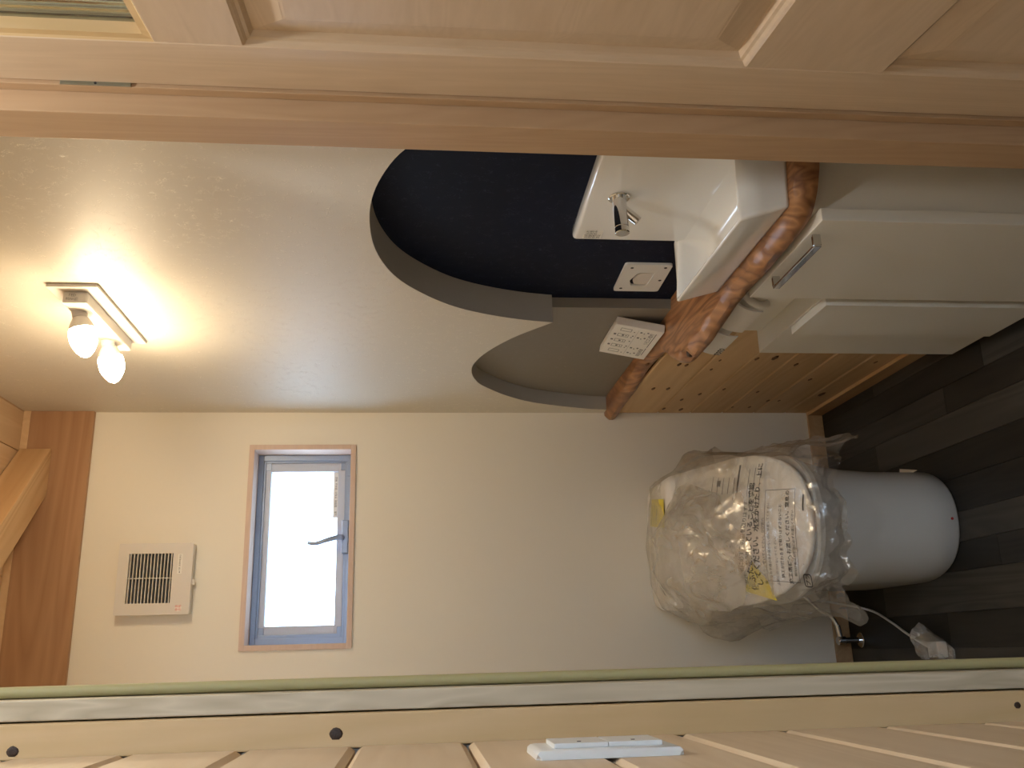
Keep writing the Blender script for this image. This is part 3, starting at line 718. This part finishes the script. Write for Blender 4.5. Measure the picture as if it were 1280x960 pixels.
# ------------------------------------------------------------------ wall lamp with two bare bulbs
lm = thing('wall_lamp', 'white wall lamp with two lit bare bulbs high on the right wall', 'lamp', (XR, 1.91, 2.0))
link('base_plate', B(.714, XR, 1.740, 2.085, 1.949, 2.048, bev=.002), M_PLAST, lm)
link('housing', B(.688, .7135, 1.762, 2.060, 1.974, 2.022, bev=.004), M_PLAST, lm)
text('housing_print', '60W形\nLED', .008, (.700, 1.7605, 2.003), (0, 0, -1), (-1, 0, 0), M_GREYINK, lm, align='CENTER')
for y in (1.815, 1.995):
    ax = Vector((-1, 0, -.24)).normalized(); c = Vector((.689, y, 2.006))
    bl = link('bulb', tube([c+ax*t for t in (.040, .048, .057, .067, .077, .087, .095, .100)], [.0255, .0268, .027, .0258, .022, .0165, .0095, .001], 24), M_BULB, lm, smooth=True)
    link('lamp_socket', tube([c-ax*.004, c+ax*.012, c+ax*.0125, c+ax*.020, c+ax*.030, c+ax*.0395], [.0150, .0150, .014, .0185, .0232, .0256], 24), M_PLAST, lm, auto=60)

# ------------------------------------------------------------------ switch on the hall boards
sw = thing('light_switch', 'white wall switch plate with two rockers on the pale hall boards', 'switch', (-.085, .81, 1.16))
bm = B(-.0848, -.0775, .774, .846, 1.100, 1.222)
bmesh.ops.bevel(bm, geom=[e for e in bm.edges if all(v.co.x > -.08 for v in e.verts)], offset=.0062, segments=3, affect='EDGES', profile=.5)
bmesh.ops.bevel(bm, geom=[e for e in bm.edges if abs(e.verts[0].co.x-e.verts[1].co.x) > .0008 and abs(e.verts[0].co.y-e.verts[1].co.y) < 1e-5 and abs(e.verts[0].co.z-e.verts[1].co.z) < 1e-5], offset=.004, segments=3, affect='EDGES')
link('plate', bm, M_SWITCH, sw, auto=30)
for a, b in ((1.115, 1.1603), (1.1609, 1.206)):
    r_ = link('rocker', B(-.0775, -.0735, .786, .834, a, b, bev=.0008), M_SWITCH, sw)
    link('indicator', B(-.0735, -.0731, .795, .798, (a+b)/2-.0015, (a+b)/2+.0015), M_BLACK, r_)

# ------------------------------------------------------------------ toilet
CXT = .285
tt = thing('toilet', 'white one-piece toilet with closed lid still under its clear packing film', 'toilet', (CXT, 2.4, 0))
def dring(hw, yf, yb, z, n=48, nose=.26, pw=2.3, dz=0):
    """D shape: rounded nose to the viewer, straight sides to the wall"""
    out = []
    for k in range(n):
        a = 2*pi*k/n; c_, s_ = cos(a), sin(a)
        if s_ < 0:
            x = hw*(abs(c_)**(2/pw))*(1 if c_ >= 0 else -1); y = yf+nose-nose*(abs(s_)**(2/pw))
        else:
            q = 7.; x = hw*(abs(c_)**(2/q))*(1 if c_ >= 0 else -1); y = yf+nose+(yb-yf-nose)*(abs(s_)**(2/q))
        out.append((CXT+x, y, z))
    return out
def LZ(x, y):
    t = max(0, min(1, (y-2.015)/.53)); u = (x-CXT)/.2
    return .405+.212*(t**1.05)-.022*u*u
rg = [dring(.139, 2.084, 2.735, 0, nose=.20), dring(.142, 2.080, 2.735, .006, nose=.20), dring(.142, 2.078, 2.735, .06, nose=.20), dring(.143, 2.072, 2.735, .16, nose=.205),
      dring(.149, 2.064, 2.735, .24, nose=.21), dring(.160, 2.054, 2.735, .30, nose=.23), dring(.175, 2.044, 2.735, .345, nose=.25), dring(.183, 2.038, 2.735, .37, nose=.26), dring(.180, 2.01, 2.735, .376, nose=.26)]
link('bowl', loft(rg), M_TOILET, tt, smooth=True)
link('seat', loft([dring(.178, 2.034, 2.70, .3765), dring(.187, 2.026, 2.70, .380), dring(.187, 2.026, 2.70, .388), dring(.180, 2.033, 2.70, .391)]), M_LID, tt, auto=50)
# rear housing
rh = [dring(.186, 2.47, 2.738, z_, nose=.03, pw=5) for z_ in (.391, .50, .575)]+[dring(.184, 2.475, 2.737, .595, nose=.03, pw=5), dring(.176, 2.485, 2.73, .607, nose=.03, pw=5), dring(.160, 2.50, 2.715, .612, nose=.03, pw=5)]
link('rear_housing', loft(rh), M_LID, tt, smooth=True)
# lid: a thin shell that climbs to the wall
def lidring(f, dz):
    out = []
    base = dring(.190, 2.018, 2.64, 0, n=72, nose=.30, pw=2.35)
    c = Vector((CXT, 2.36, 0))
    for p in base:
        q = c+(Vector(p)-c)*f; out.append((q.x, q.y, LZ(q.x, q.y)+dz))
    return out
lr = [lidring(.97, -.014), lidring(.99, -.012), lidring(1.0, -.006), lidring(.998, -.002), lidring(.985, .001)]+[lidring(f, .0015+.004*(1-f)) for f in (.9, .75, .6, .45, .3, .15, .03)]
link('lid', loft(lr), M_LID, tt, smooth=True)
def onlid(x, y, d=.003): return Vector((x, y, LZ(x, y)+.004+d))
def sheet(c0, c1, c2, c3, d, n=10, fz=None):
    """warped quad lying on the lid; corners (x, y)"""
    bm = bmesh.new(); g = []
    for i in range(n+1):
        row = []
        for j in range(n+1):
            u, v = i/n, j/n
            x = (c0[0]*(1-u)+c1[0]*u)*(1-v)+(c3[0]*(1-u)+c2[0]*u)*v; y = (c0[1]*(1-u)+c1[1]*u)*(1-v)+(c3[1]*(1-u)+c2[1]*u)*v
            p = onlid(x, y, d) if fz is None else Vector((x, y, fz(x, y)))
            row.append(bm.verts.new(p))
        g.append(row)
    for i in range(n):
        for j in range(n): bm.faces.new((g[i][j], g[i+1][j], g[i+1][j+1], g[i][j+1]))
    return bm
# ------------------------------------------------------------------ packing film draped over the toilet
BC = Vector((CXT, 2.36, 0))
base_out = dring(.193, 2.010, 2.66, 0, n=240, nose=.30, pw=2.35)
def ridg(p, s, o): return 1-abs(noise.noise(p*s+Vector((o, o*2, o*3))))*2
def crink(p): return .62*ridg(p, 6.5, 1)**2*1.2+.30*ridg(p, 16, 4)**2+.10*ridg(p, 38, 8)**2-.4
def mound(x, y):
    d1 = ((x-.245)/.165)**2+((y-2.375)/.165)**2
    return .060*exp(-d1*d1*1.2)
def BZ(x, y):
    near = max(0, min(1, (2.26-y)/.10))
    a = .014*(1-near)+.0026*near
    return LZ(x, y)+.012+mound(x, y)*.5+a*crink(Vector((x, y, .3)))
def bag():
    bm = bmesh.new(); n = 240; rows = []
    fs = [.02]+[.02+.98*(k/46) for k in range(1, 47)]
    for f in fs:
        row = []
        for p in base_out:
            q = BC+(Vector(p)-BC)*f; row.append(bm.verts.new((q.x, q.y, BZ(q.x, q.y))))
        rows.append(row)
    m = 50
    for k in range(1, m+1):
        t = k/m; row = []
        for i, p in enumerate(base_out):
            P = Vector(p); d = (P-BC); a = math.atan2(d.y, d.x); dn_ = d.normalized()
            deg = math.degrees(a)     # 0 = right, -90 = nose, 180 = left, 90 = wall
            def g(c, w): dd = (deg-c+180) % 360-180; return exp(-(dd/w)**2)
            z0 = BZ(P.x, P.y)
            zend = .335-.125*g(-44, 18)-.115*g(-143, 14)-.03*g(-115, 14)+.09*g(32, 24)+.12*g(90, 40)+.03*g(160, 22)-.03*g(178, 9)
            spread = .010+.070*g(33, 15)+.052*g(-44, 17)+.048*g(-143, 9)+.060*g(165, 18)+.02*g(-170, 9)
            bulge = sin(min(1, t*1.2)*pi)*(.006+.030*g(33, 17)+.055*g(158, 24)+.010*g(-90, 40))
            wave = .012*sin(deg*.42+4*noise.noise(Vector((deg*.05, 0, 2))))*t+.014*noise.noise(Vector((deg*.08, t*2, 5)))*t
            z = z0*(1-t)+zend*t+.016*noise.noise(Vector((deg*.11, 0, 9)))*t
            q = P+dn_*(spread*t**1.1+bulge+wave); q.z = z
            q += dn_*.020*crink(q*1.3)*min(1, t*5)
            q.y = min(q.y, YB-.004); q.x = min(q.x, .70)
            row.append(bm.verts.new(q))
        rows.append(row)
    for a, b in zip(rows, rows[1:]):
        for i in range(n):
            j = (i+1) % n; bm.faces.new((a[i], a[j], b[j], b[i]))
    return bm
bgth = thing('packing_film', 'clear crinkled plastic film bag draped over the toilet lid', 'plastic bag', (CXT, 2.36, .2))
link('film', bag(), M_FILM, bgth, smooth=True)
# ruffle of loose film on the rear half of the lid
def ruffle():
    bm = bmesh.new(); n = 90; m = 26; rows = []
    c = Vector((.235, 2.385, 0))
    for k in range(m+1):
        t = k/m; row = []
        for i in range(n):
            a = 2*pi*i/n; r = .018+.165*t*(1+.10*sin(3*a+1)+.06*sin(7*a))
            x = c.x+r*cos(a)*.98; y = min(c.y+r*sin(a)*.95, 2.70)
            z = LZ(x, y)+.024+mound(x, y)*1.1*(1-t**3)+.026*crink(Vector((x*.6, y*.6, 2)))*(.35+t)-.010*t**4
            row.append(bm.verts.new((x, y, max(z, BZ(x, y)+.002))))
        rows.append(row)
    for p, q in zip(rows, rows[1:]):
        for i in range(n): j = (i+1) % n; bm.faces.new((p[i], p[j], q[j], q[i]))
    bm.faces.new(rows[0]); return bm
link('loose_fold', ruffle(), M_FILM2, bgth, smooth=True)
# printing on the film (upright reading direction: to the right and away from the wall)
PX = Vector((.93, -.0, 0)); 
def warp(p): return Vector((p.x, p.y, BZ(p.x, p.y)+.0016))
rx = Vector((1, -.135, 0)).normalized(); ry = Vector((.135, 1, 0)).normalized()
lines = [(.131, 2.226, .016, 'ご使用前に必ずこの袋を取りはずす', 0), (.128, 2.206, .022, '便ふたを閉じていることを確認', .0006), (.136, 2.186, .022, 'してください。水をかけたり、上に', .0006),
         (.140, 2.168, .011, '乗ったりしないでください。ひび割れ', 0), (.136, 2.152, .010, '小さなお子様の手の届かない所に保管してください', 0), (.134, 2.132, .010, '火気に近づけないでください。', 0), (.150, 2.112, .012, '施工が終わるまで取りはずさないこと', .0003), (.134, 2.090, .016, '施工店様へお渡しください。窒息の', .0005), (.150, 2.073, .010, '据付け後はお客様に必ずお渡しください', .0002)]
for x, y, s_, tx_, bo_ in lines:
    text('printed_line', tx_, s_*.86, (x, y, 0), rx, ry, M_BLACK, bgth, warp=warp, bold=bo_*.5)
def stroke(pts, w, closed=False, nm='printed_mark'):
    bm = bmesh.new(); q = [Vector((a, b, 0)) for a, b in pts]
    if closed: q.append(q[0])
    for a, b in zip(q, q[1:]):
        d = (b-a); L_ = d.length; d.normalize(); s_ = Vector((-d.y, d.x, 0))*w/2; k = max(1, int(L_/.012)); prev = None
        for i in range(k+1):
            p = a+(b-a)*i/k; cur = (bm.verts.new(warp(p+s_)), bm.verts.new(warp(p-s_)))
            if prev: bm.faces.new((prev[0], cur[0], cur[1], prev[1]))
            prev = cur
    return link(nm, bm, M_BLACK, bgth)
def TXY(u, v): p = Vector((.130, 2.058, 0))+rx*u+ry*v; return (p.x, p.y)
stroke([TXY(.004, .012), TXY(.222, .012), TXY(.222, .108), TXY(.004, .108)], .0011, True)
stroke([TXY(.170, -.014), TXY(.208, -.014)], .0045)
stroke([TXY(.185, .128), TXY(.222, .128), TXY(.222, .160), TXY(.185, .160)], .0012, True)
stroke([TXY(.135, .125), TXY(.172, .130), TXY(.168, .150), TXY(.137, .138)], .0016, True)
# recycling mark, on the near left corner of the film
rm = [TXY(-.012+.013*cos(a)*.9+.0, -.020+.011*sin(a)) for a in [pi/4+k*pi/2 for k in range(4)]]
rq = [(p.x, p.y) for p in rounded([(a, b, 0) for a, b in [TXY(-.004, -.022), TXY(.024, -.022), TXY(.024, -.001), TXY(-.004, -.001)]], .006)]
stroke(rq, .0028, True, 'recycling_mark')
text('recycling_mark', 'プラ', .0135, (*TXY(-.0025, -.016), 0), rx, ry, M_BLACK, bgth, warp=warp, bold=.0004)

# leaflet and yellow tags lying on the lid under the film
lf = thing('leaflet', 'white printed instruction leaflet under the film at the right side of the lid', 'leaflet', (.42, 2.25, .5))
link('sheet', sheet((.345, 2.150), (.448, 2.150), (.456, 2.355), (.375, 2.370), .0012), M_PAPER, lf)
def lstroke(c0, c1, w, mat=M_GREYINK):
    a = Vector((*c0, 0)); b = Vector((*c1, 0)); d = (b-a).normalized(); s_ = Vector((-d.y, d.x, 0))*w/2
    return link('printed_line', sheet(((a+s_).x, (a+s_).y), ((b+s_).x, (b+s_).y), ((b-s_).x, (b-s_).y), ((a-s_).x, (a-s_).y), .002, n=3), mat, lf)
lstroke((.372, 2.245), (.448, 2.235), .006, M_BLACK)
for k in range(5): lstroke((.378+.002*k, 2.258+.020*k), (.418+.004*k, 2.252+.020*k), .0022)
lstroke((.405, 2.312), (.421, 2.310), .014); lstroke((.388, 2.348), (.402, 2.346), .005, M_BLACK)
for k in range(3): lstroke((.362, 2.17+.02*k), (.430, 2.160+.02*k), .0018)
yt = tag(link('yellow_tag', sheet((.325, 2.515), (.405, 2.505), (.425, 2.635), (.345, 2.640), 0, fz=lambda x, y: max(LZ(x, y), .607)+.009), M_YELLOW, loc=(.37, 2.55, .61)), 'yellow printed tag at the wall end of the toilet lid', 'tag')
y2 = tag(link('yellow_tag', sheet((.100, 2.165), (.150, 2.178), (.200, 2.215), (.130, 2.260), .002), M_YELLOW, loc=(.14, 2.24, .47)), 'yellow paper tag under the film at the left edge of the lid', 'tag')
for k in range(3): text('tag_print', ['保証書在中', '大切に保管', 'お客様控え'][k], .012, (.345-.003*k, 2.615-.026*k, .628), (1, -.05, 0), (.05, 1, 0), M_GREYINK, yt, warp=lambda p: Vector((p.x, p.y, max(LZ(p.x, p.y), .607)+.0105)))
link('red_dot', cyl((.282, 2.0795, .020), (0, -1, 0), .0035, 0, .0012, 12), M_RED, tt)

# ------------------------------------------------------------------ water valve, wrapped plug, card
vl = thing('stop_valve', 'chrome water stop valve at floor level left of the toilet', 'valve', (.01, 2.70, 0))
link('floor_flange', cyl((.005, 2.665, 0), (0, 0, 1), .022, .0, .006, 24, bev=.002), M_CHROME, vl, auto=40)
link('riser', cyl((.005, 2.665, 0), (0, 0, 1), .0085, .005, .055, 20), M_CHROME, vl, auto=40)
link('valve_body', cyl((.005, 2.665, .062), (0, 0, 1), .013, -.012, .014, 20, bev=.003), M_CHROME, vl, auto=40)
link('valve_outlet', cyl((.005, 2.665, .064), (1, 0, .15), .008, .010, .045, 16, bev=.001), M_CHROME, vl, auto=40)
link('hose', tube(bez([(.048, 2.665, .071), (.075, 2.67, .085), (.10, 2.68, .12), (.135, 2.69, .15)], 8), [.006+.0009*(i % 2) for i in range(25)], 12), M_CHROME, vl, auto=60)
pc = thing('wrapped_plug', 'white power plug in a small plastic bag on the floor left of the toilet', 'plug', (-.01, 2.28, 0))
link('cord', tube(bez([(.125, 2.72, .10), (.108, 2.66, .045), (.085, 2.56, .012), (.05, 2.47, .005), (.02, 2.40, .005), (.003, 2.345, .010)], 8), .0032, 10), M_CORD, pc, smooth=True)
link('plug_body', B(-.043, -.004, 2.215, 2.262, .002, .030, bev=.005), M_CORD, pc)
link('plug_neck', tube([(.003, 2.345, .010), (-.008, 2.30, .014), (-.015, 2.26, .016)], [.0035, .006, .009], 12), M_CORD, pc, smooth=True)
def pouch():
    bm = bmesh.new(); n = 40; rows = []
    P = [((.006, 2.350, .010), .006, .005), ((.006, 2.335, .012), .018, .010), ((.000, 2.310, .020), .034, .018), ((-.008, 2.285, .028), .042, .027), ((-.016, 2.265, .022), .036, .021), ((-.022, 2.24, .019), .029, .018), ((-.025, 2.215, .018), .026, .017), ((-.028, 2.200, .014), .020, .009), ((-.034, 2.18, .010), .012, .003)]
    for c, w, h in P:
        row = []
        for k in range(n):
            a = 2*pi*k/n; q = Vector((c[0]+w*cos(a), c[1], c[2]+h*sin(a)))
            q += (q-Vector(c))*.45*crink(q*2.2); q.z = max(q.z, .001); q.x = max(q.x, -.1); row.append(bm.verts.new(q))
        rows.append(row)
    for a, b in zip(rows, rows[1:]):
        for k in range(n): j = (k+1) % n; bm.faces.new((a[k], a[j], b[j], b[k]))
    bm.faces.new(rows[0][::-1]); bm.faces.new(rows[-1]); return bm
link('plastic_pouch', pouch(), M_FILM2, pc)
cd = prism([(.415, 2.21), (.437, 2.275), (.452, 2.225)], 'z', .0005, .004)
cd = loft([[(.422, 2.300, .0005), (.446, 2.292, .0005), (.432, 2.232, .0005)], [(.424, 2.302, .012), (.447, 2.293, .014), (.430, 2.232, .0015)]])
tag(link('card_scrap', cd, M_CARD, loc=(.43, 2.27, 0)), 'small beige card wedge on the floor at the right foot of the toilet', 'card')
